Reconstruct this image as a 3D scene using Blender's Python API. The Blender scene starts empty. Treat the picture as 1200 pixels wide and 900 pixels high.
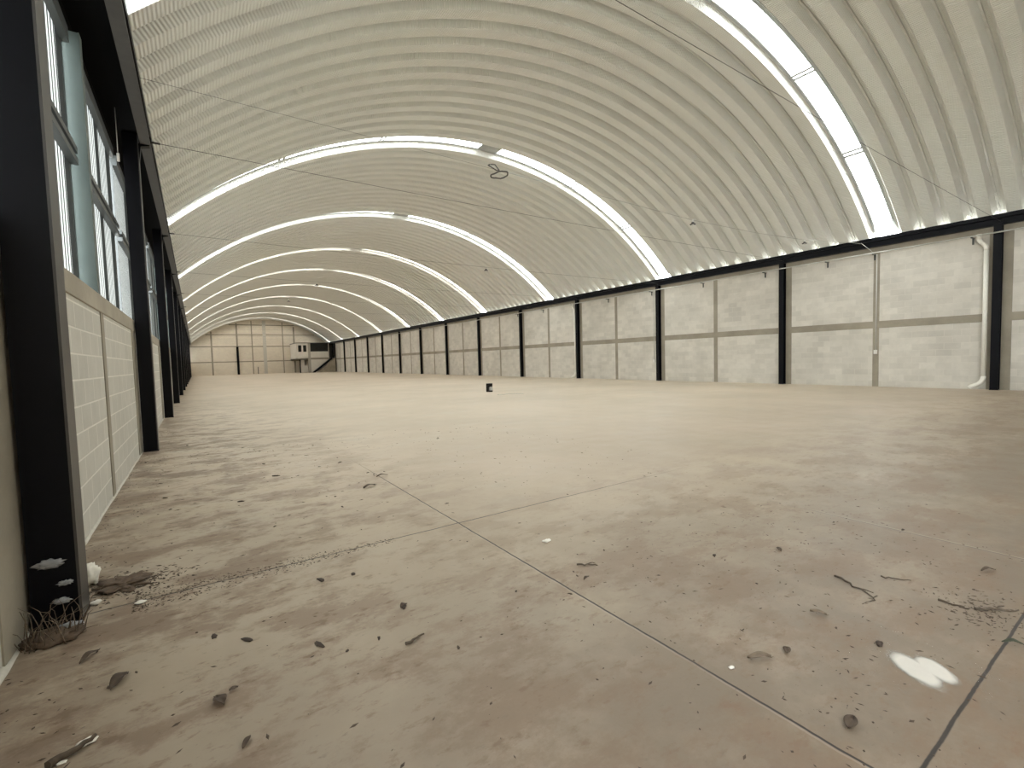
import bpy, bmesh, math, random
from mathutils import Vector, Matrix, noise
random.seed(7)
C = bpy.context.scene.collection
SC = bpy.context.scene
PI = math.pi

# ------------------------------------------------------------------ materials
def mat(name):
    m = bpy.data.materials.new(name); m.use_nodes = True
    nt = m.node_tree; b = nt.nodes['Principled BSDF']
    return m, nt, b
def N(nt, t, **k):
    n = nt.nodes.new(t)
    for a, v in k.items():
        if a == 'inp':
            for i, x in v.items(): n.inputs[i].default_value = x
        else: setattr(n, a, v)
    return n
def L(nt, a, b): nt.links.new(a, b)
def math_(nt, op, a, b=None, c=None, clamp=False):
    n = N(nt, 'ShaderNodeMath', operation=op, use_clamp=clamp)
    for i, x in enumerate((a, b, c)):
        if x is None: continue
        if isinstance(x, (int, float)): n.inputs[i].default_value = x
        else: L(nt, x, n.inputs[i])
    return n.outputs[0]
def mixc(nt, f, a, b, mode='MIX'):
    n = N(nt, 'ShaderNodeMix', data_type='RGBA', blend_type=mode)
    for i, x in ((0, f), (6, a), (7, b)):
        if isinstance(x, (int, float)): n.inputs[i].default_value = x
        elif isinstance(x, tuple): n.inputs[i].default_value = (*x, 1) if len(x) == 3 else x
        else: L(nt, x, n.inputs[i])
    return n.outputs[2]
def noise_(nt, vec, scale, detail=4, rough=.55, lo=None, hi=None):
    n = N(nt, 'ShaderNodeTexNoise'); n.inputs['Scale'].default_value = scale
    n.inputs['Detail'].default_value = detail; n.inputs['Roughness'].default_value = rough
    if vec is not None: L(nt, vec, n.inputs['Vector'])
    o = n.outputs['Fac']
    if lo is not None:
        r = N(nt, 'ShaderNodeMapRange', clamp=True); r.interpolation_type = 'SMOOTHSTEP'
        L(nt, o, r.inputs[0]); r.inputs[1].default_value = lo; r.inputs[2].default_value = hi
        o = r.outputs[0]
    return o
def ramp(nt, v, a, b, c=0., d=1.):
    r = N(nt, 'ShaderNodeMapRange', clamp=True); r.interpolation_type = 'SMOOTHSTEP'
    L(nt, v, r.inputs[0])
    for i, x in enumerate((a, b, c, d)): r.inputs[i+1].default_value = x
    return r.outputs[0]
def coords(nt, scale=(1, 1, 1), obj=True):
    t = N(nt, 'ShaderNodeTexCoord'); m = N(nt, 'ShaderNodeMapping')
    m.inputs['Scale'].default_value = scale
    L(nt, t.outputs['Object' if obj else 'UV'], m.inputs[0])
    return m.outputs[0]
def bump(nt, b, h, strength=.3, dist=.01):
    n = N(nt, 'ShaderNodeBump'); n.inputs['Strength'].default_value = strength
    n.inputs['Distance'].default_value = dist
    L(nt, h, n.inputs['Height']); L(nt, n.outputs[0], b.inputs['Normal'])

def simple(name, col, rough=.6, metal=0., vary=.12, scale=8., spec=.5, col2=None):
    m, nt, b = mat(name)
    v = coords(nt)
    f = noise_(nt, v, scale, 5, .6)
    c2 = col2 or tuple(x*(1-vary*2) for x in col)
    L(nt, mixc(nt, f, tuple(min(1, x*(1+vary)) for x in col), c2), b.inputs['Base Color'])
    b.inputs['Roughness'].default_value = rough
    b.inputs['Metallic'].default_value = metal
    b.inputs['Specular IOR Level'].default_value = spec
    return m

M = {}
M['black_steel'] = simple('black_painted_steel', (.0038, .0038, .0055), .4, 0, .25, 5, .12)
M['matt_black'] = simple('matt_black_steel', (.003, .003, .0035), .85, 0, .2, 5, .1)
M['worn_steel'] = simple('dusty_black_steel', (.055, .05, .045), .42, 0, .2, 9, .4)  # lighter copy of the black steel: floor bounce and grazing reflection painted in
M['black_plastic'] = simple('black_plastic', (.010, .008, .007), .6, 0, .2, 20, .15)
M['dark_steel'] = simple('dark_window_steel', (.045, .05, .048), .45)
M['grey_steel'] = simple('grey_green_steel', (.085, .108, .10), .5, 0, .12, 3)
M['bar_steel'] = simple('window_bar_steel', (.16, .17, .165), .5)  # grey of the strips that mark the window sheet's ribs
M['pvc'] = simple('white_pvc', (.76, .73, .66), .4, 0, .06, 4)
M['conduit'] = simple('galvanised_conduit', (.5, .49, .45), .5, .1)
M['cable_dark'] = simple('dark_cable', (.05, .045, .04), .6)
M['cable_light'] = simple('pale_cable', (.52, .51, .47), .6)
M['white_plastic'] = simple('white_plastic', (.72, .7, .66), .5)
M['alu'] = simple('aluminium_trim', (.42, .43, .42), .4, .3)
M['office_white'] = simple('white_office_paint', (.66, .62, .55), .7, 0, .06, 3)
M['office_grey'] = simple('grey_plaster', (.36, .33, .28), .8, 0, .08, 3)
M['dark_void'] = simple('dark_glass', (.012, .012, .011), .2)  # window glass, and the painted shade beside the office
M['leaf'] = simple('dead_leaf', (.075, .05, .032), .8, 0, .3, 30)
M['leaf_green'] = simple('withered_green_leaf', (.045, .05, .028), .7, 0, .3, 30)
M['leaf_tan'] = simple('tan_leaf', (.17, .125, .085), .8, 0, .3, 30)
M['clod'] = simple('dirt_clod', (.06, .042, .03), .95, 0, .35, 40)
M['twig'] = simple('twig_bark', (.085, .062, .042), .9, 0, .3, 60)
M['chip'] = simple('white_chip', (.75, .71, .64), .8, 0, .1, 30)
M['foam'] = simple('white_foam', (.74, .70, .61), .85, 0, .08, 30)
M['mortar'] = simple('pale_mortar', (.55, .52, .45), .9, 0, .15, 20)
M['soil'] = simple('soil_pile', (.13, .088, .058), .95, 0, .4, 40)

def concrete(name, ca, cb, rough=.85, scale=1.5):
    m, nt, b = mat(name); v = coords(nt)
    f = noise_(nt, v, scale, 8, .62, .3, .7)
    g = noise_(nt, v, 25, 4, .6)
    c = mixc(nt, f, ca, cb); c = mixc(nt, math_(nt, 'MULTIPLY', g, .35), c, tuple(x*.6 for x in ca))
    L(nt, c, b.inputs['Base Color']); b.inputs['Roughness'].default_value = rough
    bump(nt, b, g, .25, .006)
    return m
M['tie_concrete'] = concrete('tie_beam_concrete', (.33, .29, .225), (.25, .22, .17))
M['cap_concrete'] = concrete('cap_beam_concrete', (.42, .375, .30), (.31, .275, .215))

def block_wall(name, ca, cb, mort, mfac, axis='Y', sc=1.0):
    """concrete block wall: 40 x 20 cm running bond; axis = horizontal direction of the wall"""
    m, nt, b = mat(name)
    t = N(nt, 'ShaderNodeTexCoord'); s = N(nt, 'ShaderNodeSeparateXYZ'); L(nt, t.outputs['Object'], s.inputs[0])
    cmb = N(nt, 'ShaderNodeCombineXYZ'); L(nt, s.outputs[axis], cmb.inputs[0]); L(nt, s.outputs['Z'], cmb.inputs[1])
    br = N(nt, 'ShaderNodeTexBrick'); L(nt, cmb.outputs[0], br.inputs['Vector'])
    br.inputs['Scale'].default_value = 1.0; br.inputs['Brick Width'].default_value = .40
    br.inputs['Row Height'].default_value = .205; br.inputs['Mortar Size'].default_value = .009
    br.inputs['Mortar Smooth'].default_value = .4; br.inputs['Bias'].default_value = 0
    br.inputs['Color1'].default_value = (0, 0, 0, 1); br.inputs['Color2'].default_value = (1, 1, 1, 1)
    br.inputs['Mortar'].default_value = (.5, .5, .5, 1)
    v = t.outputs['Object']
    big = noise_(nt, v, .9, 6, .6, .3, .7); fine = noise_(nt, v, 45, 4, .7); mid = noise_(nt, v, 5, 5, .65, .35, .75)
    f = math_(nt, 'ADD', math_(nt, 'MULTIPLY', br.outputs['Color'], .45), math_(nt, 'MULTIPLY', big, .55))
    c = mixc(nt, f, ca, cb)
    c = mixc(nt, math_(nt, 'MULTIPLY', mid, .22), c, tuple(x*.62 for x in ca))
    c = mixc(nt, math_(nt, 'MULTIPLY', fine, .3), c, tuple(x*.6 for x in ca))
    c = mixc(nt, math_(nt, 'MULTIPLY', br.outputs['Fac'], mfac), c, mort)
    L(nt, c, b.inputs['Base Color']); b.inputs['Roughness'].default_value = .9
    h = math_(nt, 'SUBTRACT', math_(nt, 'MULTIPLY', fine, .4), br.outputs['Fac'])
    bump(nt, b, h, .35, .006)
    return m
M['block_left'] = block_wall('block_wall_left', (.58, .555, .49), (.49, .47, .415), (.72, .69, .62), .75)
M['block_right'] = block_wall('block_wall_right', (.68, .64, .565), (.46, .43, .375), (.60, .56, .49), .35)
M['block_far'] = block_wall('block_wall_far', (.76, .68, .555), (.65, .58, .475), (.71, .64, .53), .4, 'X')

def roof_mat():
    m, nt, b = mat('galvanised_roof_panel')
    uv = coords(nt, (1, 1, 1), False); s = N(nt, 'ShaderNodeSeparateXYZ'); L(nt, uv, s.inputs[0])
    v = coords(nt)
    f = noise_(nt, v, 1.3, 5, .6); g = noise_(nt, coords(nt, (.4, 6, .4)), 3, 4, .6)
    c = mixc(nt, f, (.80, .80, .755), (.72, .72, .68)); c = mixc(nt, math_(nt, 'MULTIPLY', g, .2), c, (.55, .54, .48))
    L(nt, c, b.inputs['Base Color']); b.inputs['Metallic'].default_value = .1; b.inputs['Roughness'].default_value = .6; b.inputs['Specular IOR Level'].default_value = .12
    w = math_(nt, 'SINE', math_(nt, 'MULTIPLY', s.outputs[1], 2*PI/.055))
    bump(nt, b, w, 1.0, .006)
    return m
M['roof'] = roof_mat()

def emit(name, col, strength, base=(.8, .8, .8)):
    m, nt, b = mat(name)
    f = noise_(nt, coords(nt), 2.0, 3, .5)
    L(nt, mixc(nt, f, col, tuple(x*.94 for x in col)), b.inputs['Emission Color'])
    b.inputs['Emission Strength'].default_value = strength
    b.inputs['Base Color'].default_value = (*base, 1); b.inputs['Roughness'].default_value = .5
    return m
SKY_E, WIN_E = 4.3, .24
M['pane_sky'] = emit('daylit_skylight_sheet', (.95, 1.0, .99), SKY_E)
M['pane_old'] = emit('weathered_skylight_sheet', (1.0, .97, .90), SKY_E*.68)  # weaker, creamier emission for the far strips
M['pane_win'] = emit('daylit_window_sheet', (.93, 1.0, .98), WIN_E)

def floor_mat():
    m, nt, b = mat('stained_concrete_floor')
    v = coords(nt); s = N(nt, 'ShaderNodeSeparateXYZ'); L(nt, v, s.inputs[0])
    X, Y = s.outputs['X'], s.outputs['Y']
    # warp
    big = noise_(nt, v, .35, 6, .6, .32, .68)
    c = mixc(nt, big, (.60, .505, .39), (.51, .43, .325))
    pale = noise_(nt, coords(nt, (1, 1.6, 1)), 1.1, 6, .6, .50, .72)
    c = mixc(nt, math_(nt, 'MULTIPLY', pale, .5), c, (.57, .52, .43))
    film = math_(nt, 'MULTIPLY_ADD', noise_(nt, v, .8, 5, .6), .7, .35)
    c = mixc(nt, math_(nt, 'MULTIPLY', ramp(nt, Y, 11, .2), film, clamp=True), c, (.222, .163, .107))
    tread = math_(nt, 'MULTIPLY', ramp(nt, Y, 3.4, .3), math_(nt, 'MULTIPLY', ramp(nt, X, -.2, 1.6, .3, 1), noise_(nt, v, 1.4, 7, .65, .25, .6)))
    c = mixc(nt, math_(nt, 'MULTIPLY', tread, .95), c, (.135, .098, .067))
    c = mixc(nt, math_(nt, 'MULTIPLY', ramp(nt, Y, 3.0, .6), math_(nt, 'MULTIPLY_ADD', noise_(nt, v, .9, 6, .65), .5, .15)), c, (.15, .11, .075))
    # tracked-in brown soil: thick towards the near end and the left wall
    near = ramp(nt, Y, 4.5, 1.2); left = ramp(nt, X, 3.4, -.6); fy = ramp(nt, Y, 30, 4)
    zone = math_(nt, 'MAXIMUM', math_(nt, 'MULTIPLY', near, .8), math_(nt, 'MULTIPLY', left, fy))
    d1 = noise_(nt, coords(nt, (1.0, 1.5, 1)), 1.5, 10, .72, .46, .58)
    d2 = noise_(nt, coords(nt, (1.5, 3.0, 1)), 4.8, 8, .7, .54, .66)
    dirt = math_(nt, 'MULTIPLY', zone, math_(nt, 'ADD', math_(nt, 'MULTIPLY', d1, .75), math_(nt, 'MULTIPLY', d2, .75)), clamp=True)
    c = mixc(nt, dirt, c, (.155, .094, .054))
    # brown sweepings at the foot of the left wall
    wallf = math_(nt, 'MULTIPLY', ramp(nt, X, -.1, -.75), noise_(nt, v, 4, 7, .7, .35, .6))
    c = mixc(nt, math_(nt, 'MULTIPLY', wallf, .7), c, (.155, .105, .072))
    # small dark specks
    sp = noise_(nt, coords(nt, (1, 1.7, 1)), 26, 3, .6, .68, .76)
    c = mixc(nt, math_(nt, 'MULTIPLY', math_(nt, 'MULTIPLY', sp, .75), math_(nt, 'MAXIMUM', zone, ramp(nt, Y, 12, 2, 0, .5))), c, (.10, .07, .048))
    sm = noise_(nt, coords(nt, (1, 2.2, 1)), 9, 6, .72, .60, .70)
    c = mixc(nt, math_(nt, 'MULTIPLY', math_(nt, 'MULTIPLY', sm, .6), ramp(nt, Y, 6, 1.5, .12, 1)), c, (.14, .10, .068))
    fine = noise_(nt, v, 60, 4, .7)
    c = mixc(nt, math_(nt, 'MULTIPLY', fine, .22), c, (.25, .215, .165))
    # saw-cut joints
    wob = math_(nt, 'MULTIPLY', math_(nt, 'SUBTRACT', noise_(nt, v, 5, 3, .6), .5), .016)
    Xw, Yw = math_(nt, 'ADD', X, wob), math_(nt, 'ADD', Y, wob)
    def line(coord, at, w, lo=None, hi=None, other=None, fade=1.):
        d = math_(nt, 'ABSOLUTE', math_(nt, 'SUBTRACT', coord, at))
        l = math_(nt, 'MULTIPLY', math_(nt, 'SUBTRACT', w, d), 2.2/w, clamp=True)
        if other is not None: l = math_(nt, 'MULTIPLY', l, ramp(nt, other, lo, hi))
        return math_(nt, 'MULTIPLY', l, fade)
    dust = noise_(nt, v, 2.2, 4, .6, .28, .48)
    J = None
    for l in (line(Xw, 1.675, .0065, 6.8, 4.6, Y), line(Yw, 3.306, .0085, 5.2, 2.6, X, .85),
              line(Yw, .45, .0075), line(Xw, 4.10, .006, 2.4, 1.2, Y, .55)):
        J = l if J is None else math_(nt, 'MAXIMUM', J, l)
    edge = None
    for l in (line(Xw, 1.664, .006, 5, 3.5, Y, .12), line(Xw, 4.115, .010, 2.2, 1.2, Y, .15)):
        edge = l if edge is None else math_(nt, 'MAXIMUM', edge, l)
    c = mixc(nt, math_(nt, 'MULTIPLY', edge, dust), c, (.6, .56, .48))
    c = mixc(nt, math_(nt, 'MULTIPLY', J, math_(nt, 'MULTIPLY_ADD', dust, .2, .8)), c, (.022, .016, .012))
    L(nt, c, b.inputs['Base Color'])
    r = math_(nt, 'MULTIPLY_ADD', noise_(nt, v, 3, 5, .6), .2, .42); L(nt, r, b.inputs['Roughness'])
    b.inputs['Specular IOR Level'].default_value = .45
    bump(nt, b, math_(nt, 'SUBTRACT', math_(nt, 'MULTIPLY', fine, .3), J), .3, .004)
    return m
M['floor'] = floor_mat()

# ------------------------------------------------------------------ mesh helpers
class MB:
    def __init__(s): s.b = bmesh.new(); s.uv = None
    def box(s, x0, x1, y0, y1, z0, z1, mtx=None, bev=0):
        vs = [s.b.verts.new((x, y, z)) for x in (x0, x1) for y in (y0, y1) for z in (z0, z1)]
        fs = [(0,1,3,2),(4,6,7,5),(0,4,5,1),(2,3,7,6),(0,2,6,4),(1,5,7,3)]
        ff = [s.b.faces.new([vs[i] for i in f]) for f in fs]
        if bev:
            es = list({e for f in ff for e in f.edges})
            r = bmesh.ops.bevel(s.b, geom=es, offset=bev, segments=2, affect='EDGES', profile=.5)
            vs = list({v for f in r['faces'] for v in f.verts} | {v for v in vs if v.is_valid})
        if mtx: bmesh.ops.transform(s.b, matrix=mtx, verts=[v for v in vs if v.is_valid])
        return s
    def tube(s, pts, r, n=8, closed=False, caps=True):
        pts = [Vector(p) for p in pts]; k = len(pts)
        rs = r if isinstance(r, (list, tuple)) else [r]*k
        rings = []; ref = None
        for i, p in enumerate(pts):
            a = pts[(i-1) % k] if (i or closed) else p
            c = pts[(i+1) % k] if (i < k-1 or closed) else p
            t = (c-a).normalized()
            if ref is None:
                ref = Vector((0, 0, 1)) if abs(t.z) < .9 else Vector((1, 0, 0))
            u = (ref - t*ref.dot(t)).normalized(); w = t.cross(u); ref = u
            rings.append([s.b.verts.new(p + rs[i]*(math.cos(2*PI*j/n)*u + math.sin(2*PI*j/n)*w)) for j in range(n)])
        for i in range(k if closed else k-1):
            A, B = rings[i], rings[(i+1) % k]
            for j in range(n):
                s.b.faces.new((A[j], A[(j+1) % n], B[(j+1) % n], B[j])).smooth = True
        if caps and not closed:
            s.b.faces.new(list(reversed(rings[0]))); s.b.faces.new(rings[-1])
        return s
    def prism(s, poly, axis, a, b_):
        """poly: list of 2-D points; extruded along axis from a to b_"""
        def P(u, v, w):
            return {'X': (w, u, v), 'Y': (u, w, v), 'Z': (u, v, w)}[axis]
        A = [s.b.verts.new(P(u, v, a)) for u, v in poly]; B = [s.b.verts.new(P(u, v, b_)) for u, v in poly]
        s.b.faces.new(A); s.b.faces.new(list(reversed(B)))
        n = len(poly)
        for i in range(n): s.b.faces.new((A[i], B[i], B[(i+1) % n], A[(i+1) % n]))
        return s
    def blob(s, c, rad, seed=0, sub=2, amp=.25, fr=3.):
        r = bmesh.ops.create_icosphere(s.b, subdivisions=sub, radius=1)
        for v in r['verts']:
            k = 1 + amp*noise.noise(v.co*fr + Vector((seed*7.1, seed*3.3, seed)))
            v.co = Vector((v.co.x*rad[0]*k, v.co.y*rad[1]*k, max(-1, v.co.z*k)*rad[2])) + Vector(c)
        for f in {f for v in r['verts'] for f in v.link_faces}: f.smooth = True
        return s
    def build(s, name, m, parent=None, loc=None):
        bmesh.ops.recalc_face_normals(s.b, faces=s.b.faces[:])
        me = bpy.data.meshes.new(name); s.b.to_mesh(me); s.b.free()
        o = bpy.data.objects.new(name, me); C.objects.link(o)
        if m: me.materials.append(m)
        if parent: o.parent = parent
        if loc: o.location = loc
        return o

def tag(o, label=None, cat=None, group=None, kind=None):
    if label: o['label'] = label
    if cat: o['category'] = cat
    if group: o['group'] = group
    if kind: o['kind'] = kind
    return o
def empty(name, loc, label, cat, group=None, rz=0):
    o = bpy.data.objects.new(name, None); C.objects.link(o)
    o.location = loc; o.rotation_euler.z = rz; o.empty_display_size = .1
    return tag(o, label, cat, group)
def copy_tree(o, parent=None):
    kids = [c for c in C.objects if c.parent == o]
    c = o.copy(); C.objects.link(c)
    if parent: c.parent = parent
    for k in kids: copy_tree(k, c)
    return c
def struct(o, label=None, cat=None): return tag(o, label, cat, None, 'structure')
ORD = 'first second third fourth fifth sixth seventh eighth ninth tenth eleventh twelfth thirteenth fourteenth fifteenth'.split()

# ------------------------------------------------------------------ dimensions (metres)
XL, XR = -.77, 19.57                    # inner faces of the long walls
YB, YF = -8.95, 87.6                     # back and far walls
BAY = 6.0247
LY = [3.33 + i*BAY for i in range(14)]  # column lines, left
RY = [3.43 + i*BAY for i in range(14)]  # column lines, right
XC, ZC, RP, RH = 9.5, -5.5, 14.5, .18   # vault: centre, radius, panel depth
def arc(x, r=RP): return ZC + math.sqrt(r*r - (x-XC)**2)

# ------------------------------------------------------------------ floor
struct(MB().box(-1.0, 19.8, YB-.2, YF+.2, -.15, 0).build('floor', M['floor']), 'beige stained concrete slab with saw cut joints and brown dirt', 'floor')
# ground outside, seen only as light through the eaves
g = MB(); g.box(-40, -1.05, -20, 110, -.3, -.12).box(19.85, 60, -20, 110, -.3, -.12)
struct(g.build('ground', simple('pale_ground', (.5, .48, .43), .9)), 'pale ground outside the long walls', 'ground')

# ------------------------------------------------------------------ vaulted ceiling of U panels
SKY_Y = [-2.89, 6.11, 15.11, 24.11, 32.51, 40.31, 48.71, 57.71, 67.31, 76.31, 84.71]  # first strip is unseen, added behind the camera to brighten the near vault
PROF = [(-.30, RH+.035), (-.285, RH+.035), (-.28, RH), (-.235, RH), (-.15, 0), (.15, 0), (.235, RH), (.28, RH), (.285, RH+.035), (.30, RH+.035)]
AM = math.asin(10.02/RP); NS = 56
def roof():
    b = bmesh.new(); uvl = b.loops.layers.uv.new('UVMap')
    y = 6.11 - .6*26
    while y < YF + .2:
        if y < YB-.2: y += .6; continue
        if not any(abs(y-s) < .25 for s in SKY_Y):
            rows = []
            for dy, dr in PROF:
                yy = min(max(y+dy, YB-.05), YF+.05)
                rows.append([b.verts.new((XC + (RP+dr)*math.sin(-AM+2*AM*k/NS), yy, ZC + (RP+dr)*math.cos(-AM+2*AM*k/NS))) for k in range(NS+1)])
            for i in range(len(rows)-1):
                for k in range(NS):
                    f = b.faces.new((rows[i][k], rows[i+1][k], rows[i+1][k+1], rows[i][k+1])); f.smooth = True
                    for l, (yi, ki) in zip(f.loops, ((i, k), (i+1, k), (i+1, k+1), (i, k+1))):
                        l[uvl].uv = (y + PROF[yi][0], RP*2*AM*ki/NS)
        y += .6
    me = bpy.data.meshes.new('ceiling'); b.to_mesh(me); b.free()
    me.materials.append(M['roof']); me.set_sharp_from_angle(angle=math.radians(20))
    o = bpy.data.objects.new('ceiling', me); C.objects.link(o)
    return o
struct(roof(), 'barrel vault of ribbed galvanised steel roof panels', 'ceiling')

# ------------------------------------------------------------------ skylights
def curved(mb, x0, x1, y0, y1, r, t=.012, n=14):
    a0, a1 = math.asin((x0-XC)/r), math.asin((x1-XC)/r)
    prev = None
    for k in range(n+1):
        a = a0+(a1-a0)*k/n
        ring = [mb.b.verts.new((XC+(r+q)*math.sin(a), y, ZC+(r+q)*math.cos(a))) for y, q in ((y0, 0), (y1, 0), (y1, t), (y0, t))]
        if prev:
            for j in range(4):
                f = mb.b.faces.new((prev[j], prev[(j+1) % 4], ring[(j+1) % 4], ring[j])); f.smooth = (j in (0, 2))
        else: mb.b.faces.new(ring)
        prev = ring
    mb.b.faces.new(list(reversed(prev)))
    return mb
RS = RP+RH-.004
XE = 9.95
def skylight(pm):
    root = empty('skylight', (0, 0, 0), None, None)
    cuts = [XC-XE, 2.4, 5.45, XC-.42, XC+.42, 13.6, 16.75, XC+XE]
    for i in range(len(cuts)-1):
        a, c = cuts[i]+.03, cuts[i+1]-.03
        if i == 3:
            curved(MB(), a-.03, c+.03, -.31, .31, RS-.03, .03).build('ridge_plate', M['alu'], root); continue
        curved(MB(), a-.03, c+.03, -.30, .30, RS+.012).build('pane', pm, root)
    for x in (2.4, 5.45, 13.6, 16.75):
        m = MB()
        for d in (-.10, .03):
            curved(m, x+d, x+d+.07, -.27, .27, RS-.03, .035, 1)
        m.build('crossbar', M['alu'], root)
    for y in (-.325, .245):
        curved(MB(), XC-XE, XC+XE, y, y+.08, RS-.02, .03, 48).build('edge_rail', M['alu'], root)
    return root
s0 = skylight(M['pane_sky']); s1 = skylight(M['pane_old'])
for i, y in enumerate(SKY_Y, -1):
    o = s0 if i == -1 else s1 if i == 3 else copy_tree(s0 if i < 3 else s1)
    o.location = (0, y, 0)
    lab = ('arched skylight strip overhead behind the camera' if i < 0 else 'bright arched skylight strip nearest the camera, at upper right of the vault' if i == 0 else
           'last arched skylight strip, right in front of the far gable wall' if i == 9 else
           '%s bright arched skylight strip in the vault, counted from the nearest' % ORD[i])
    tag(o, lab, 'skylight', 'arched skylight strips in the vault')

# ------------------------------------------------------------------ long walls
def seg_boxes(mb, x0, x1, ys, z0, z1):
    for a, c in ys: mb.box(x0, x1, a, c, z0, z1)
ZCAP0, ZCAP1 = 1.885, 2.065
struct(MB().box(-.97, XL, YB, YF, -.02, ZCAP0).build('wall_left', M['block_left']), 'low grey concrete block wall with pale mortar under the windows', 'wall')
struct(MB().box(-.98, XL+.012, YB, YF, ZCAP0, ZCAP1, bev=.008).build('trim_1', M['cap_concrete']), 'concrete cap beam along the top of the left block wall', 'trim')
tn = 2
for i in range(-1, 14):
    y = LY[0] + i*BAY
    if i >= 0:
        struct(MB().box(-.95, XL+.008, y-.42, y+.06, 0, ZCAP0).build('trim_%d' % tn, M['tie_concrete']), 'concrete pilaster behind the %s steel column of the left wall' % ORD[i], 'trim'); tn += 1
    ym = y + BAY/2 - .04
    struct(MB().box(-.95, XL+.008, ym-.085, ym+.085, 0, ZCAP0).build('trim_%d' % tn, M['tie_concrete']), 'concrete tie post in bay %s of the low left wall' % ('before the first column' if i < 0 else 'after the %s column' % ORD[i]), 'trim'); tn += 1
# black band over the windows and boarded soffit behind the eaves beam
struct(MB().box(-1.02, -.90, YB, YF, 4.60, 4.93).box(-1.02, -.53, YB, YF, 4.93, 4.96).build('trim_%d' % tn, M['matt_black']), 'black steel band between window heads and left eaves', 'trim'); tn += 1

struct(MB().box(XR, XR+.2, YB, YF, -.02, 4.90).build('wall_right', M['block_right']), 'tall pale grey concrete block wall split into panels by ties', 'wall')
struct(MB().box(XR-.010, XR+.1, YB, YF, 2.02, 2.26, bev=.006).build('trim_%d' % tn, M['tie_concrete']), 'horizontal concrete tie beam halfway up the right block wall', 'trim'); tn += 1
struct(MB().box(XR-.008, XR+.1, YB, YF, 4.62, 4.88).build('trim_%d' % tn, M['tie_concrete']), 'concrete ring beam on top of the right block wall', 'trim'); tn += 1
for i in range(-1, 14):
    y = RY[0] + i*BAY
    if i >= 0:
        struct(MB().box(XR-.009, XR+.1, y-.30, y+.20, 0, 4.62).build('trim_%d' % tn, M['tie_concrete']), 'concrete pilaster behind the %s steel column of the right wall' % ORD[i], 'trim'); tn += 1
    ym = y + BAY/2 - .06
    struct(MB().box(XR-.009, XR+.1, ym-.09, ym+.09, 0, 4.62).build('trim_%d' % tn, M['tie_concrete']), 'concrete tie post in bay %s of the right wall' % ('before the first column' if i < 0 else 'after the %s column' % ORD[i]), 'trim'); tn += 1

# mortar fillet along the foot of the left wall
b = MB(); rnd = random.Random(3)
y = YB
pts = []
while y < 40:
    q_ = 1 if y < 3 else .4; pts.append((y, q_*(.018 + .022*rnd.random()), q_*(.02 + .03*rnd.random()))); y += .09 + .1*rnd.random()
prev = None
for y, w, h in pts:
    ring = [b.b.verts.new(p) for p in ((XL-.01, y, -.005), (XL+.01+w, y, -.005), (XL+.012+w*.5, y, h*.45), (XL-.01, y, h))]
    if prev:
        for j in range(4): b.b.faces.new((prev[j], prev[(j+1) % 4], ring[(j+1) % 4], ring[j])).smooth = True
    else: b.b.faces.new(ring)
    prev = ring
b.b.faces.new(list(reversed(prev)))
struct(b.build('baseboard_left', M['mortar']), 'rough pale mortar fillet at the foot of the left block wall', 'baseboard')

# ------------------------------------------------------------------ windows of the left wall
def window_mesh(w):
    """one window, w wide along Y from 0; sill at z=0, head at z=2.54; outside = -X"""
    H = 2.54
    root = bpy.data.objects.new('window_1', None); C.objects.link(root)
    fr = MB()
    fr.box(-.056, -.015, 0, .05, 0, H).box(-.056, -.015, w-.05, w, 0, H).box(-.02, .035, 0, w, 0, .05).box(-.02, .04, 0, w, H-.15, H)
    fr.box(-.02, .045, 0, w, 1.24, 1.30).box(-.02, .045, 0, w, 1.35, 1.41)
    fr.box(-.045, -.015, w*.62-.02, w*.62+.02, 0, H)
    fr.build('window_frame', M['dark_steel'], root)
    pn = MB(); n = int(w/.11); prof = []
    for k in range(n):
        y = w*k/n; d = w/n
        prof += [(y, 0), (y+d*.55, 0), (y+d*.65, -.03), (y+d*.9, -.03)]
    prof += [(w, 0)]
    A = [pn.b.verts.new((-.05+x, y, .02)) for y, x in prof]; B = [pn.b.verts.new((-.05+x, y, H-.02)) for y, x in prof]
    A2 = [pn.b.verts.new((-.056+x, y, .02)) for y, x in prof]; B2 = [pn.b.verts.new((-.056+x, y, H-.02)) for y, x in prof]
    for k in range(len(prof)-1):
        pn.b.faces.new((A[k], A[k+1], B[k+1], B[k])); pn.b.faces.new((A2[k], B2[k], B2[k+1], A2[k+1]))
    pn.build('window_pane', M['pane_win'], root)
    br = MB()  # grey strips added to draw the darker gaps between the sheet's ribs
    for k in range(1, n): br.box(-.049, -.043, w*k/n-.009, w*k/n+.009, .03, H-.03)
    br.build('window_bars', M['bar_steel'], root)  # bar_steel only colours these added strips; no real bars
    return root
w0 = None; wn = 1; p0 = None
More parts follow.
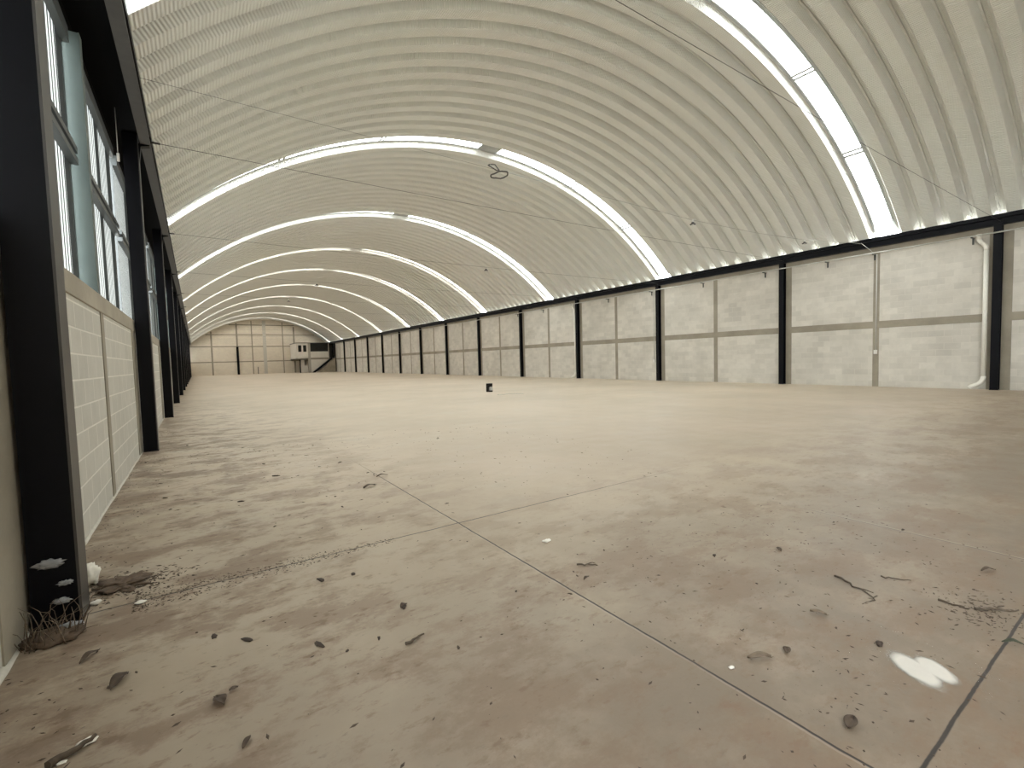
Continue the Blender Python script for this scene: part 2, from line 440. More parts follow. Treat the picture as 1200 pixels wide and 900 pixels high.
for i in range(-1, 14):
    y = LY[0] + i*BAY; ym = y + BAY/2 - .02
    for a, side in ((y+.14, 0), (ym+.12, 1)):
        if a < YB + .1: continue
        wd = BAY/2 - .28
        if a+wd > YF-.1: continue
        if w0 is None: w0 = o = window_mesh(wd)
        else: o = copy_tree(w0)
        o.name = 'window_%d' % wn; wn += 1
        o.location = (-.885, a, 2.06)
        struct(o, 'daylit barred window in the %s half of the left wall bay %s' % ('near' if side == 0 else 'far', 'before the first column' if i < 0 else 'after the %s column' % ORD[i]), 'window')
    # upright steel post between the two windows of the bay
    if i >= 0:
        t = ym
        if p0 is None:
            p0 = o = empty('window_post', (0, 0, 0), None, None)
            MB().box(-.01, .0, -.06, .06, 0, 2.54).build('flange', M['grey_steel'], o)
            MB().box(-.15, -.14, -.06, .06, 0, 2.54).build('flange', M['grey_steel'], o)
            MB().box(-.14, -.01, -.05, -.04, 0, 2.54).build('web', M['grey_steel'], o)
            MB().box(-.15, .005, -.08, .08, 0, .012).build('base_plate', M['grey_steel'], o)
        else: o = copy_tree(p0)
        o.location = (-.775, t, 2.066)
        tag(o, 'grey green steel post between the two windows after the %s left column' % ORD[i], 'post', 'steel posts between the left windows')

# ------------------------------------------------------------------ steel columns
def column(h):
    root = empty('steel_column', (0, 0, 0), None, None)
    MB().box(-.012, 0, -.09, .09, .012, h).build('flange', M['black_steel'], root)
    MB().box(-.19, -.178, -.09, .09, .012, h).build('flange', M['black_steel'], root)
    MB().box(-.178, -.012, -.006, .006, .012, h).build('web', M['black_steel'], root)
    MB().box(-.19, .0, -.10, .10, 0, .012).build('base_plate', M['black_steel'], root)
    return root
def column_left():
    root = empty('steel_column', (0, 0, 0), None, None)
    h = 4.90
    MB().box(-.19, -.012, -.088, .088, .012, h).build('shaft', M['black_steel'], root)
    MB().box(-.012, 0, -.09, .09, .012, h).build('flange', M['worn_steel'], root)  # hall face coloured lighter for its grazing reflection
    MB().box(-.19, .004, -.10, .10, 0, .012).build('base_plate', M['black_steel'], root)
    MB().prism([(0, 4.50), (.03, 4.74), (.14, 4.77), (.14, 4.78), (0, 4.78)], 'Y', -.05, .05).build('bracket', M['black_steel'], root)
    return root
cl, cr = column_left(), column(4.78)
for i in range(14):
    o = cl if i == 0 else copy_tree(cl)
    o.location = (-.555, LY[i], 0)
    tag(o, ('wide black steel column nearest the camera, at the left edge' if i == 0 else
            '%s black steel column along the left window wall, counted from the nearest' % ORD[i]), 'column', 'black steel columns of the left wall')
    o = cr if i == 0 else copy_tree(cr)
    o.location = (19.37, RY[i], 0); o.rotation_euler.z = PI
    tag(o, ('black steel column of the right wall nearest the camera, beside a white downpipe' if i == 0 else
            '%s black steel column along the right block wall, counted from the nearest' % ORD[i]), 'column', 'black steel columns of the right wall')

# ------------------------------------------------------------------ eaves beams
def eaves(name, x0, x1, z0, z1, lab, lip):
    r = empty(name, ((x0+x1)/2, YB, z0), lab, 'beam')
    r2 = lambda mb, n: mb.build(n, M['worn_steel'] if n == 'bottom_flange' and x0 < 0 else M['black_steel'], r, (-(x0+x1)/2, -YB, -z0))  # left underside coloured lighter for light bounced off the floor
    r2(MB().box(x0, x1, YB, YF, z0, z0+.022), 'bottom_flange')
    r2(MB().box(x0, x1, YB, YF, z1-.022, z1), 'top_flange')
    xm = (x0+x1)/2
    r2(MB().box(xm-.006, xm+.006, YB, YF, z0+.022, z1-.022), 'web')
    a, c = lip
    r2(MB().box(a, c, YB, YF, z1, z1+.09), 'edge_angle')
    return r
eaves('eaves_beam', -.532, -.40, 4.78, 5.0, 'long black steel eaves beam above the left columns', (-.415, -.40))
eaves('eaves_beam', 19.37, 19.53, 4.78, 5.0, 'long black steel eaves beam on top of the right columns', (19.37, 19.385))

# ------------------------------------------------------------------ gable walls
def gable(y0, y1, name, m, lab):
    poly = [(-1.0, 0), (19.8, 0), (19.8, 4.6)]
    for k in range(41):
        x = 19.5 - 20.0*k/40; poly.append((x, arc(x)+.16))
    poly.append((-1.0, 4.6))
    return struct(MB().prism(poly, 'Y', y0, y1).build(name, m), lab, 'wall')
gable(YF, YF+.2, 'wall_far', M['block_far'], 'far gable wall of pale blocks with a grid of concrete ties')
gable(YB-.2, YB, 'wall_back', M['block_far'], 'near gable wall of pale blocks behind the camera')
def fx(x0, x1, z0, z1, m, lab, d=.012, end=YF):
    global tn
    struct(MB().box(x0, x1, end-d, end+.05, z0, z1).build('trim_%d' % tn, m), lab, 'trim'); tn += 1
for z, n in ((2.0, 'lowest'), (4.44, 'second lowest'), (6.33, 'third'), (7.95, 'highest')):
    xa = max(XL, XC - math.sqrt(max(0, RP**2 - (z+.2-ZC)**2)) + .1) if z > 4.5 else XL
    fx(xa, 19-xa if z > 4.5 else XR, z, z+.16, M['tie_concrete'], '%s horizontal concrete tie across the far gable wall' % n)
for x, w, zt in ((2.24, .22, 6.9), (7.87, .16, 8.7), (12.46, .16, 8.5), (14.2, .25, 7.8)):
    fx(x-w/2, x+w/2, 0, zt, M['tie_concrete'], 'vertical concrete tie of the far gable wall about %d metres from its left end' % round(x+.77), .016)
fx(9.45, 9.95, 0, 8.8, M['mortar'], 'wide pale concrete pilaster in the middle of the far gable wall', .03)
fx(5.62, 5.86, 4.6, 8.3, M['tie_concrete'], 'vertical tie above the black column of the far gable wall', .02)
c = empty('gable_column', (5.74, YF-.14, 0), 'black steel column standing against the far gable wall', 'column')
MB().box(-.16, .16, -.012, 0, 0.012, 4.5).build('flange', M['black_steel'], c)
MB().box(-.16, .16, .11, .122, 0.012, 4.5).build('flange', M['black_steel'], c)
MB().box(-.006, .006, 0, .11, .012, 4.5).build('web', M['black_steel'], c)
MB().box(-.18, .18, -.03, .125, 0, .012).build('base_plate', M['black_steel'], c)

# ------------------------------------------------------------------ mezzanine office and stairs at the far right
OY = 81.9
of = empty('mezzanine_office', (15.5, OY, 0), 'small white two storey office on stilts in the far right corner', 'office')
def op(name, mb, m, par=None):
    if par: return mb.build(name, m, par)
    return mb.build(name, m, of, (-15.5, -OY, 0))
fw = MB()                                                  # front wall with two window holes, z 2.2..4.75
X0, X1 = 13.55, 15.3
for a, c_, z0, z1 in ((X0, X1, 2.15, 3.35), (X0, X1, 4.5, 4.78), (X0, 13.8, 3.35, 4.5), (14.38, 14.55, 3.35, 4.5), (15.12, X1, 3.35, 4.5)):
    fw.box(a, c_, OY, OY+.12, z0, z1)
op('front_wall', fw, M['office_white'])
for a in (13.8, 14.55):
    wdw = op('window', MB().box(a, a+.58, OY+.06, OY+.08, 3.35, 4.5), M['dark_void'])
    f = MB()
    f.box(a, a+.04, OY+.03, OY+.1, 3.35, 4.5).box(a+.54, a+.58, OY+.03, OY+.1, 3.35, 4.5).box(a, a+.58, OY+.03, OY+.1, 3.35, 3.39).box(a, a+.58, OY+.03, OY+.1, 4.46, 4.5)
    fo = f.build('window_frame', M['office_white']); fo.parent = wdw
op('side_wall', MB().box(X0, X0+.12, OY+.12, YF-.05, 2.15, 4.78), M['office_white'])
op('corner_post', MB().box(15.3, 15.68, OY-.03, OY+.25, 0, 4.78), M['office_grey'])
op('parapet', MB().box(15.68, 18.45, OY, OY+.12, 2.42, 3.42), M['office_white'])
op('floor_slab', MB().box(X0, 18.45, OY, YF-.05, 2.12, 2.3).box(15.68, 18.45, OY-.02, OY, 2.25, 2.42), M['tie_concrete'])
op('roof_slab', MB().box(X0-.05, 18.55, OY-.08, YF-.05, 4.78, 4.88), M['dark_steel'])
op('glazing', MB().box(15.68, 18.45, OY+.05, OY+.07, 3.42, 4.78).box(16.6, 16.66, OY+.03, OY+.09, 3.42, 4.78), M['dark_void'])  # near-black sheet and upright across the opening above the parapet
op('end_post', MB().box(18.45, 18.6, OY, OY+.15, 0, 4.78), M['office_grey'])
op('lower_wall', MB().box(14.25, 14.75, OY+.5, OY+.62, 0, 2.12).box(14.75, 15.3, OY+.5, OY+.62, 0, 1.15), M['office_white'])
op('lower_back_wall', MB().box(14.75, 15.3, OY+1.6, OY+1.7, 0, 2.12), M['office_grey'])
op('leg', MB().box(13.98, 14.12, OY, OY+.14, 0, 2.15), M['black_steel'])
op('rear_wall', MB().box(15.68, 18.45, OY+.02, OY+.12, 0, 2.12), M['office_white'])
op('dark_recess', MB().box(18.6, 19.5, OY+.6, OY+.66, 2.3, 4.78), M['dark_void'])  # black sheet standing in for the shadow between office and wall
st = empty('staircase', (15.7, OY-.9, 0), 'straight stair with dark stringer rising right to the white office', 'staircase')
def sp_(name, mb, m): return mb.build(name, m, st, (-15.7, -OY+.9, 0))
sx0, sx1, sz1 = 15.75, 18.9, 2.42
def stringer(y):
    return MB().prism([(sx0, 0), (sx0+.35, 0), (sx1, sz1-.27), (sx1, sz1), (sx1-.05, sz1)], 'Y', y, y+.06)
sp_('stringer', stringer(OY-.9), M['black_steel']); sp_('stringer', stringer(OY-.16), M['black_steel'])
for k in range(13):
    f = (k+.5)/13
    sp_('tread', MB().box(sx0+.1+(sx1-sx0-.1)*f-.12, sx0+.1+(sx1-sx0-.1)*f+.14, OY-.84, OY-.16, sz1*f-.08, sz1*f-.04), M['dark_steel'])
sp_('side_panel', MB().prism([(sx0+.6, 0), (19.35, 0), (19.35, sz1), (sx1, sz1-.3)], 'Y', OY-.80, OY-.74), M['tie_concrete'])
# thin pole leaning at the far wall
tag(MB().tube([(8.55, YF-.06, 0), (8.55, YF-.04, 1.15)], .05, 6).build('pole', M['dark_steel']), 'short dark pole standing against the far gable wall', 'pole')

# ------------------------------------------------------------------ tie cables with anchor bolts
def cable_pts(x0, x1, y, z, sag, n=20):
    return [(x0+(x1-x0)*k/n, y, z - sag*4*(k/n)*(1-k/n)) for k in range(n+1)]
tie0 = empty('tie_cable', (0, 0, 0), None, None)
MB().tube(cable_pts(-.39, 19.37, 0, 4.87, .05), .0038, 5).build('cable', M['cable_dark'], tie0)
MB().tube([(-.405, 0, 4.87), (-.28, 0, 4.868)], .016, 8).build('turnbuckle', M['cable_dark'], tie0)
MB().box(-.42, -.395, -.05, .05, 4.82, 4.92).build('anchor_plate', M['black_steel'], tie0)
MB().box(19.365, 19.39, -.05, .05, 4.82, 4.92).build('anchor_plate', M['black_steel'], tie0)
for i in range(14):
    o = tie0 if i == 0 else copy_tree(tie0)
    o.location = (0, LY[i]+.05, 0)
    tag(o, ('thin dark tie cable crossing the vault nearest the camera' if i == 0 else
            'thin tie cable across the hall between the %s pair of columns' % ORD[i]), 'cable', 'tie cables between the column pairs')

# ------------------------------------------------------------------ lamp cables and sockets
lc = empty('lamp_cable', (0, 0, 0), 'pale sagging lamp cable with a coil, between the two nearest column pairs', 'cable')
MB().tube([(4.95, 7.6, 4.88), (8.2, 7.6, 4.85), (10.98, 7.6, 4.80), (14, 7.6, 4.86), (17.05, 7.58, 5.0), (18.6, 7.45, 5.12), (19.34, 7.38, 5.12), (19.355, 7.1, 5.08), (19.355, 6.75, 4.95), (19.355, 6.45, 4.62)], .008, 6).build('cord', M['cable_light'], lc)
MB().tube([(-.39, 7.6, 4.96), (2, 7.6, 4.93), (4.95, 7.6, 4.88)], .002, 4).build('hanger_wire', M['cable_dark'], lc)
ring = []
for k in range(40):
    a = 2*PI*k/40*2; rr = .165 + .012*math.sin(3*a)
    ring.append((4.98+rr*math.cos(a), 7.6+rr*.95*math.sin(a), 4.80 + .022*math.cos(a+.6) + .006*math.sin(5*a)))
t = MB(); t.tube(ring, .014, 6, True)
t.tube([(4.80, 7.66, 4.98), (4.74, 7.62, 4.94), (4.78, 7.55, 4.88), (4.9, 7.58, 4.86), (4.97, 7.6, 4.885), (4.9, 7.64, 4.99), (4.82, 7.66, 4.985)], .012, 6)
t.build('coil', M['cable_dark'], lc)
def socket():
    r = empty('lamp_socket', (0, 0, 0), None, None)
    MB().tube([(0, 0, -.01), (0, 0, -.06), (0, 0, -.06), (0, 0, -.075)], [.03, .045, .075, .075], 12).build('reflector', M['cable_dark'], r)
    MB().tube([(0, 0, .05), (0, 0, -.01)], .025, 10).build('cap', M['white_plastic'], r)
    MB().tube([(0, 0, -.075), (0, 0, -.09), (0, 0, -.11)], [.03, .035, .015], 10).build('bulb', M['white_plastic'], r)
    return r
k0 = socket()
for x, y, z in ((10.98, 7.6, 4.76), (17.05, 7.58, 4.95)):
    o = copy_tree(k0, lc); o.location = (x, y, z); o.name = 'lamp_socket'
for i, (x, y, z, lab) in enumerate([
        (9.36, 15.43, 4.76, 'small dark lamp socket hanging on the third tie cable'),
        (4.5, 21.46, 4.76, 'small lamp socket hanging on the fourth tie cable, left of the middle'),
        (4.3, 27.48, 4.76, 'small dark lamp socket hanging on the fifth tie cable, left of the middle'),
        (9.6, 39.53, 4.76, 'small dark lamp socket hanging on the seventh tie cable')]):
    o = k0 if i == 0 else copy_tree(k0)
    o.location = (x, y, z); tag(o, lab, 'lamp', 'lamp sockets on the cables')

# ------------------------------------------------------------------ pipes on the right wall
cdt = empty('conduit', (19.30, YB, 4.56), 'long pale conduit on dark brackets under the right eaves beam', 'conduit')
MB().tube([(0, .1, 0), (0, 63, 0)], .020, 8).build('pipe', M['conduit'], cdt)
b0 = None
for y in [3.97, 6.42, 7.86, 10.15, 12.97, 15.9, 18.93, 21.9, 24.9, 27.9]:
    if b0 is None:
        b0 = o = MB().box(-.005, .265, -.02, .02, -.045, -.02).box(.18, .21, -.02, .02, -.22, -.045).build('bracket', M['dark_steel'], cdt)
    else:
        o = b0.copy(); C.objects.link(o)
    o.location = (0, y-YB, 0)
def drain(y, lab):
    r = empty('downpipe', (19.475, y, 0), lab, 'pipe', 'white downpipes of the right wall')
    X = -.075
    def bend(p, q, s, n=6): return [tuple((1-t)**2*a+2*t*(1-t)*b_+t*t*c_ for a, b_, c_ in zip(p, q, s)) for t in [k/n for k in range(n+1)]]
    MB().tube([(X, .05, 4.60), (X, .05, 4.44)], .064, 14).build('inlet', M['pvc'], r)
    MB().tube(bend((X, .05, 4.50), (X, .05, 4.40), (X, -.03, 4.33)) + bend((X, -.03, 4.33), (X, -.12, 4.25), (X, -.12, 4.12)), .058, 14).build('offset_bend', M['pvc'], r)
    MB().tube([(X, -.12, 4.2), (X, -.12, .32)], .055, 14).build('pipe', M['pvc'], r)
    MB().tube(bend((X, -.12, .40), (X, -.12, .24), (X-.02, .0, .16)) + [(X-.04, .12, .10), (X-.05, .17, .05)], .060, 14).build('outlet_elbow', M['pvc'], r)
    return r
drain(3.78, 'white plastic downpipe with two bends beside the nearest right column')
drain(RY[3]+.30, 'thin white downpipe beside the fourth column of the right wall')
def drop(y, z0, lab):
    r = empty('switch_drop', (19.555, y, z0), lab, 'switch', 'switch drops on the right wall')
    MB().tube([(0, 0, .1), (0, 0, 4.54-z0)], .016, 8).build('conduit_drop', M['conduit'], r)
    MB().box(-.04, .0, -.05, .05, -.02, .12, bev=.006).build('switch_box', M['white_plastic'], r)
drop(6.38, 1.15, 'white switch box below a thin conduit on the nearest tie post')
drop(RY[2]+.35, .95, 'switch box below a thin conduit beside the third right column')
# thin hanging wire beside the second window of the left wall
w = empty('hanging_wire', (-.74, 8.55, 4.2), 'thin pale wire with an end plug hanging beside the second left window', 'wire')
MB().tube([(0, 0, .78), (.0, .005, .4), (0, 0, .1)], .005, 6).build('wire', M['cable_light'], w)
MB().tube([(0, 0, .11), (0, 0, .0)], .016, 8).build('plug', M['white_plastic'], w)

# ------------------------------------------------------------------ objects on the floor
cr_ = empty('crate', (9.82, 16.2, 0), 'small black open crate standing alone in the middle of the floor', 'crate', rz=-.55)
def cp(n, mb, m=M['black_plastic']): return mb.build(n, m, cr_)
cp('base', MB().box(-.13, .13, -.12, .12, 0, .055, bev=.008)); cp('top', MB().box(-.13, .13, -.12, .12, .25, .335, bev=.008))
cp('back', MB().box(-.13, -.05, -.12, .12, .055, .25)); cp('side', MB().box(-.05, .12, .10, .12, .055, .25))
tag(MB().box(-.05, .07, -.07, .06, 0, .12, bev=.02).box(-.03, .05, -.04, .04, .11, .15, bev=.015).build('bottle_pack', M['white_plastic'], None, (9.86, 16.17, .0555)), 'small pale packet lying inside the black crate', 'packet')
tag(MB().tube([(9.06, 14.4, .012), (9.2, 14.33, .012), (9.36, 14.33, .012), (9.6, 14.6, .012), (9.75, 14.3, .012), (9.95, 14.0, .012)], .012, 6).build('cord', M['mortar']), 'pale cord lying on the floor in front of the black crate', 'cord')

# soft-edged white patch of two lobes on the floor
def floor_patch():
    m, nt, b = mat('white_powder')
    t = N(nt, 'ShaderNodeTexCoord'); f = noise_(nt, t.outputs['Object'], 14, 5, .6)
    L(nt, mixc(nt, f, (.56, .525, .47), (.46, .43, .38)), b.inputs['Base Color']); b.inputs['Roughness'].default_value = .9
    a = N(nt, 'ShaderNodeAttribute', attribute_name='edge')
    L(nt, ramp(nt, math_(nt, 'ADD', a.outputs['Fac'], math_(nt, 'MULTIPLY', math_(nt, 'SUBTRACT', f, .5), .6)), .08, .75), b.inputs['Alpha'])
    B = bmesh.new(); lay = B.verts.layers.float.new('edge')
    n, kk = 40, 10
    cx, cy = 2.375, .62
    # two overlapping lobes
    def inside(x, y):
        best = 0
        for (lx, ly, a_, b_, th) in ((2.345, .618, .142, .070, .98), (2.405, .570, .105, .060, .93)):
            dx, dy = x-lx, y-ly; u = dx*math.cos(th)+dy*math.sin(th); v = -dx*math.sin(th)+dy*math.cos(th)
            best = max(best, 1-math.sqrt((u/a_)**2+(v/b_)**2))
        return best
    G = {}
    for i in range(61):
        for j in range(61):
            x = 2.15+.45*i/60; y = .40+.42*j/60; e = inside(x, y)
            if e > -.08:
                v = B.verts.new((x, y, .0025+.006*max(0, e))); v[lay] = max(0, e+.05)*1.5; G[i, j] = v
    for (i, j) in list(G):
        q = [(i, j), (i+1, j), (i+1, j+1), (i, j+1)]
        if all(p in G for p in q): B.faces.new([G[p] for p in q]).smooth = True
    me = bpy.data.meshes.new('powder_spill'); B.to_mesh(me); B.free(); me.materials.append(m)
    o = bpy.data.objects.new('powder_spill', me); C.objects.link(o)
    tag(o, 'white powdery patch on the floor at the lower right', 'powder')
floor_patch()

# foam lump and soil heap at the foot of the nearest column
tag(MB().blob((-.595, 3.77, .06), (.04, .085, .065), 3, 3, .45, 2.2).build('foam_lump', M['foam']), 'white foam lump on the floor behind the nearest column', 'foam')
tag(MB().blob((-.44, 3.64, .006), (.11, .11, .016), 5, 4, 1.1, 3.2).build('soil_heap', M['soil']), 'flat brown heap of soil beside the nearest column', 'soil')
tag(MB().blob((-.64, 3.11, .010), (.11, .10, .028), 8, 3, .5, 4).build('soil_heap', M['soil']), 'dark heap of sweepings at the foot of the nearest column', 'soil')
wd = MB(); rw = random.Random(11)
for k in range(46):
    x, y = -.64+rw.uniform(-.10, .11), 3.10+rw.uniform(-.1, .09)
    h = rw.uniform(.05, .22); a = rw.uniform(0, 2*PI); ln = rw.uniform(.03, .14)
    wd.tube([(x, y, .0), (x+ln*.5*math.cos(a), y+ln*.5*math.sin(a), h*.7), (x+ln*math.cos(a), y+ln*math.sin(a), h*.9)], [.0022, .0018, .0008], 4)
tag(wd.build('dry_grass', M['leaf_tan']), 'tuft of dry grass caught at the foot of the nearest column', 'grass', None, 'stuff')
for i, (x, y, z, sz) in enumerate([(-.66, 3.232, .33, .05), (-.61, 3.232, .22, .028), (-.63, 3.232, .13, .032), (-.58, 3.13, .03, .045)]):
    s = MB(); s.blob((0, 0, 0), (sz, .010, sz*.45), 20+i, 3, .8, 3.5)
    tag(s.build('plastic_scrap', simple('grey_film_%d' % i, (.32, .33, .34), .5), None, (x, y, z)), ('torn pale plastic film stuck on the nearest column, highest scrap', 'small plastic scrap on the nearest column, second from the top', 'small plastic scrap on the nearest column, third from the top', 'crumpled plastic scrap lying at the foot of the nearest column')[i], 'scrap', 'plastic scraps on the nearest column')

# dirt clods, leaves, twigs
CL = [(0.677,6.931),(0.711,6.079),(1.232,6.258),(1.505,6.343),(1.624,5.516),(1.067,4.732),(1.036,4.35),(.462,4.171),(3.301,7.165),(.738,2.903),(.557,2.943),(.849,2.347),(.649,2.145),(.409,2.257),(.501,2.135),(1.42,2.12),(1.641,1.917),(1.834,3.83),(.919,1.856),(3.935,1.532),(4.135,1.172),(2.702,1.73),(2.55,1.372),(.005,2.641),(.135,2.51),(-.186,9.525),(-.649,8.222),(-.327,5.8),(-.261,5.303),(.29,5.154)]
rc = random.Random(5); protos = []
for s in range(5):
    m = MB(); m.blob((0, 0, 0), (1, .75, .42), s+1, 2, .7, 1.8); m.blob((.75, .25, -.1), (.5, .4, .3), s+9, 1, .6, 2)
    protos.append(m.build('dirt_clod', M['clod']))
used = set()
for i, (x, y) in enumerate(CL):
    p = protos[i % 5]
    if i >= 5: p = p.copy(); C.objects.link(p)
    s = (.006 + .007*rc.random()**2)*(1+.16*y)
    p.scale = (s*rc.uniform(1., 2.0), s, s*.6); p.rotation_euler.z = rc.uniform(0, 6.28)
    p.location = (x, y, s*.2)
    tag(p, 'small dark dried dirt clod lying on the bare concrete floor', 'dirt clod', 'dirt clods scattered on the floor')
def leaf(ln, wd_, curl, seed):
    b = MB(); n = 8; r = random.Random(seed); rows = []
    for k in range(n+1):
        u = k/n; w_ = wd_*math.sin(PI*min(1, max(.02, u*.98+.01)))**.7
        zc_ = curl*ln*(math.sin(u*3.0)**2) + .004
        rows.append([b.b.verts.new((ln*(u-.5), s*w_*.5, zc_ + abs(s)*wd_*.22*(1+.5*math.sin(5*u+seed)))) for s in (-1, -.4, 0, .4, 1)])
    for k in range(n):
        for j in range(4): b.b.faces.new((rows[k][j], rows[k+1][j], rows[k+1][j+1], rows[k][j+1])).smooth = True
    b.tube([(ln*.5, 0, .004), (ln*.62, .004, .006)], .0015, 4)
    o = b.build('dead_leaf', None)
    md = o.modifiers.new('thick', 'SOLIDIFY'); md.thickness = .0014
    return o
LV = [(.849, 2.347, .045, .03, 'leaf', .4, 'brown curled leaf on the left of the long joint, among the clods'),
      (.010, 2.10, .075, .045, 'leaf', 1.9, 'dark curled dead leaf at the lower left, largest one there'),
      (.057, 2.15, .03, .02, 'leaf', .2, 'tiny dark leaf just right of the largest leaf at the lower left'),
      (1.915, 1.02, .10, .035, 'leaf_tan', -.6, 'curved brown leaf left of the white powder patch'),
      (2.056, .975, .04, .03, 'leaf', .6, 'dark scrap of leaf above the curved brown leaf at lower right'),
      (2.88, .43, .075, .025, 'leaf_green', -.9, 'dark green leaf across the joint at the right edge'),
      (3.73, .663, .09, .025, 'leaf', -.5, 'thin dark leaf near the right edge, above the twigs'),
      (1.83, 1.99, .06, .02, 'leaf', .3, 'small dark leaf just below the twig right of the joint crossing'),
      (2.482, 1.03, .07, .03, 'leaf_tan', -1.2, 'pale curled leaf between the twig and the white powder patch'),
      (1.815, .649, .07, .04, 'leaf', .1, 'brown leaf at the bottom, below the white powder patch'),
      (.077, 1.81, .05, .02, 'leaf', 1.0, 'small dark leaf at the bottom, right of the long stick'),
      (-.332, 2.489, .10, .05, 'leaf', 1.1, 'flat dark leaf on the dirty floor in front of the nearest column'),
      (-.468, 2.79, .10, .03, 'leaf', 1.0, 'long dark leaf nearest to the foot of the nearest column'),
      (1.70, 5.24, .13, .03, 'leaf', .1, 'thin dark leaf lying on the far end of the long joint'),
      (1.441, 4.856, .16, .05, 'leaf', .4, 'dark leaf left of the long joint, beyond the crossing'),
      (3.10, 1.52, .06, .025, 'leaf', .8, 'small dark leaf above the twigs at the right')]
for i, (x, y, ln, w_, mm, rz, lab) in enumerate(LV):
    o = leaf(ln, w_, .12, i); o.data.materials.append(M[mm]); o.location = (x, y, .001); o.rotation_euler.z = rz
    tag(o, lab, 'leaf', 'dead leaves on the floor')
def twig(a, b_, r, seed, lab, side=True, m='twig'):
    a, b_ = Vector((*a, 0)), Vector((*b_, 0)); d = b_-a; rr = random.Random(seed); t = MB(); n = 8
    pr = Vector((-d.y, d.x, 0))
    pts = [a + d*(k/n) + pr*rr.uniform(-.06, .06) + Vector((0, 0, r*1.0+rr.uniform(0, .003))) for k in range(n+1)]
    root = empty('twig', tuple(a), lab, 'twig', 'twigs on the floor')
    t.tube([p-a for p in pts], [r*(1-.55*k/n) for k in range(n+1)], 6); t.build('stem', M[m], root)
    if side:
        p = pts[4]; s = MB(); s.tube([p-a, p-a+d*.18+pr*.16, p-a+d*.32+pr*.20], [r*.6, r*.5, r*.3], 5); s.build('side_shoot', M[m], root)
    return root
twig((2.982, 1.146), (2.864, .924), .006, 1, 'dark forked twig above the white powder patch')
twig((3.167, .991), (3.235, .875), .0045, 2, 'thin straight twig right of the forked twig', False)
twig((3.097, .727), (3.086, .612), .006, 3, 'short thick twig left of the leaf cluster at the right edge')
twig((3.124, .60), (3.256, .465), .007, 4, 'knobbly twig in the leaf cluster at the right edge')
twig((1.905, 2.155), (2.006, 2.078), .006, 5, 'dark twig with a knob right of the joint crossing')
twig((.732, 2.01), (.83, 2.04), .008, 6, 'short stick among the clods left of the long joint', False)
twig((-.47, 2.08), (-.36, 2.15), .015, 7, 'thick brown stick at the bottom left corner', False)
twig((2.9, .92), (2.75, .93), .003, 8, 'faint thin twig below the forked twig', False)
m = MB(); m.blob((2.423, .762, .008), (.016, .013, .012), 4, 2, .6, 2)
tag(m.build('charred_lump', M['clod']), 'black lump at the upper tip of the white powder patch', 'lump')
for i, (x, y, s, lab) in enumerate([(1.995, 2.569, .026, 'white chip lying right of the joint crossing'), (1.767, 1.056, .012, 'small white chip left of the curved brown leaf'),
        (-.381, 2.146, .024, 'white chip at the upper end of the thick stick'), (-.438, 2.085, .012, 'tiny white chip at the lower end of the thick stick'),
        (-.322, 3.273, .022, 'white chip at the end of the litter line by the column'), (-.53, 3.42, .026, 'white chip touching the nearest column')]):
    m = MB(); m.blob((0, 0, 0), (s*1.2, s*.8, s*.4), i+30, 2, .6, 2)
    tag(m.build('white_chip', M['chip'], None, (x, y, s*.35)), lab, 'chip', 'white chips on the floor')

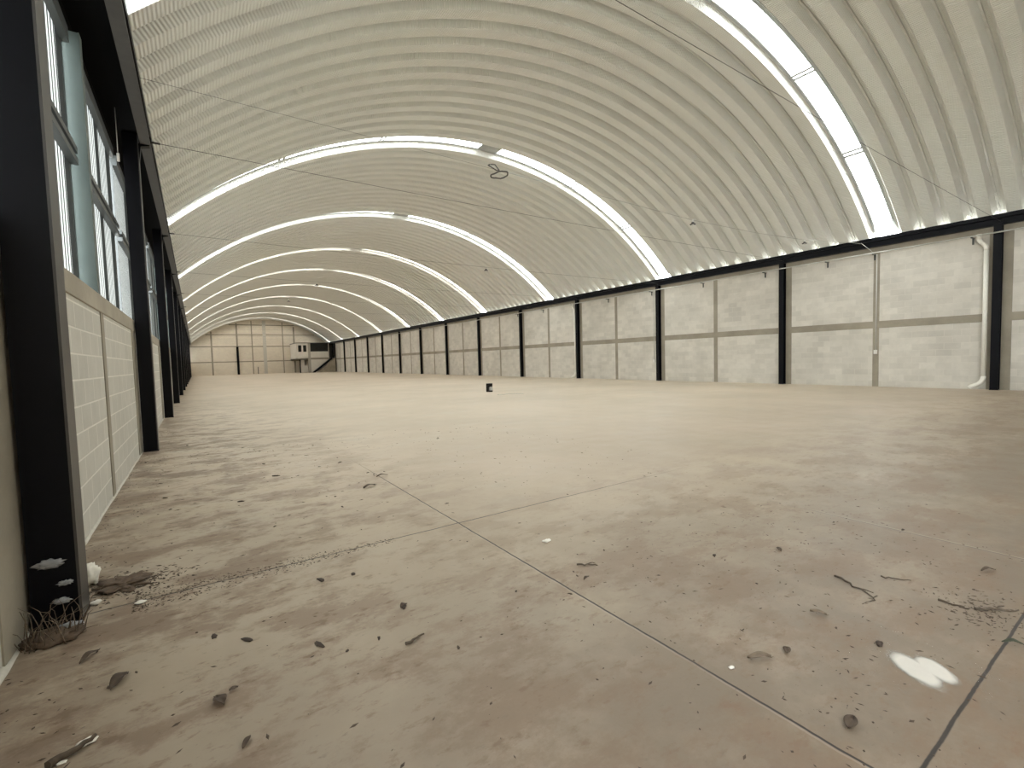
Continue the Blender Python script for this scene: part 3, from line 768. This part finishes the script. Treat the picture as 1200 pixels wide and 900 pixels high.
# fine litter: nobody could count it
def litter():
    b = MB(); r = random.Random(21)
    def fleck(x, y, s):
        a = r.uniform(0, PI); l, w_ = s*r.uniform(.8, 2.2), s*r.uniform(.3, .8); h = s*.35
        ca, sa = math.cos(a), math.sin(a)
        q = [(l, 0), (0, w_), (-l, 0), (0, -w_)]
        base = [b.b.verts.new((x+u*ca-v*sa, y+u*sa+v*ca, .0004)) for u, v in q]
        top = b.b.verts.new((x+r.uniform(-.3, .3)*l*ca, y+r.uniform(-.3, .3)*l*sa, h))
        for i in range(4): b.b.faces.new((base[i], base[(i+1) % 4], top))
    for _ in range(900):           # along the cross joint at the left
        x = -.35 + 1.5*r.random()**1.6; fleck(x, 3.30+.14*(r.random()-.5)*(1.6-x) + .02*r.gauss(0, 1), r.uniform(.0025, .008))
    for _ in range(800):           # lower right
        fleck(r.uniform(1.5, 4.2), r.uniform(.3, 2.1), .0015+.007*r.random()**3)
    for _ in range(260):           # right edge cluster
        fleck(3.15+r.gauss(0, .14), .55+r.gauss(0, .09), r.uniform(.003, .009))
    for _ in range(1100):          # everywhere near
        y = .6+8*r.random()**1.5; fleck(r.uniform(-.6, 5), y, (.002+.006*r.random()**2)*(1+.15*y))
    for _ in range(500):           # foot of the left wall
        y = r.uniform(1.5, 12); fleck(XL+.04+.35*r.random()**2, y, r.uniform(.003, .010))
    for _ in range(450):
        fleck(-.40+r.gauss(0, .14), 3.62+r.gauss(0, .11), r.uniform(.004, .012))
    o = b.build('floor_litter', M['leaf'])
    tag(o, 'fine brown litter of seeds and crumbs scattered over the near floor', 'litter', None, 'stuff')
litter()

# ------------------------------------------------------------------ world, camera, colour
W = bpy.data.worlds.new('World'); SC.world = W; W.use_nodes = True
bg = W.node_tree.nodes['Background']; bg.inputs[0].default_value = (.90, .96, 1, 1); bg.inputs[1].default_value = 6.0

cam = bpy.data.cameras.new('camera'); co = bpy.data.objects.new('camera', cam); C.objects.link(co); SC.camera = co
cam.sensor_fit = 'HORIZONTAL'; cam.sensor_width = 36; cam.lens = 547.5/1200*36; cam.clip_end = 300; cam.clip_start = .05
yaw, pitch, roll = 0.5936, 0.0534, -0.0275
fwd = Vector((math.sin(yaw), math.cos(yaw), 0)); rt = Vector((math.cos(yaw), -math.sin(yaw), 0)); up = Vector((0, 0, 1))
f2 = math.cos(pitch)*fwd - math.sin(pitch)*up; u2 = math.sin(pitch)*fwd + math.cos(pitch)*up
r3 = math.cos(roll)*rt + math.sin(roll)*u2; u3 = -math.sin(roll)*rt + math.cos(roll)*u2
co.matrix_world = Matrix(((r3.x, u3.x, -f2.x, 0), (r3.y, u3.y, -f2.y, 0), (r3.z, u3.z, -f2.z, 1.3), (0, 0, 0, 1)))

vs = SC.view_settings
SC.display_settings.display_device = 'sRGB'
vs.view_transform = 'Standard'; vs.look = 'None'; vs.gamma = 1; vs.exposure = 2.06; vs.use_curve_mapping = False
cy = SC.cycles
cy.max_bounces = 12; cy.diffuse_bounces = 8; cy.glossy_bounces = 4; cy.sample_clamp_indirect = 6
cy.use_denoising = True
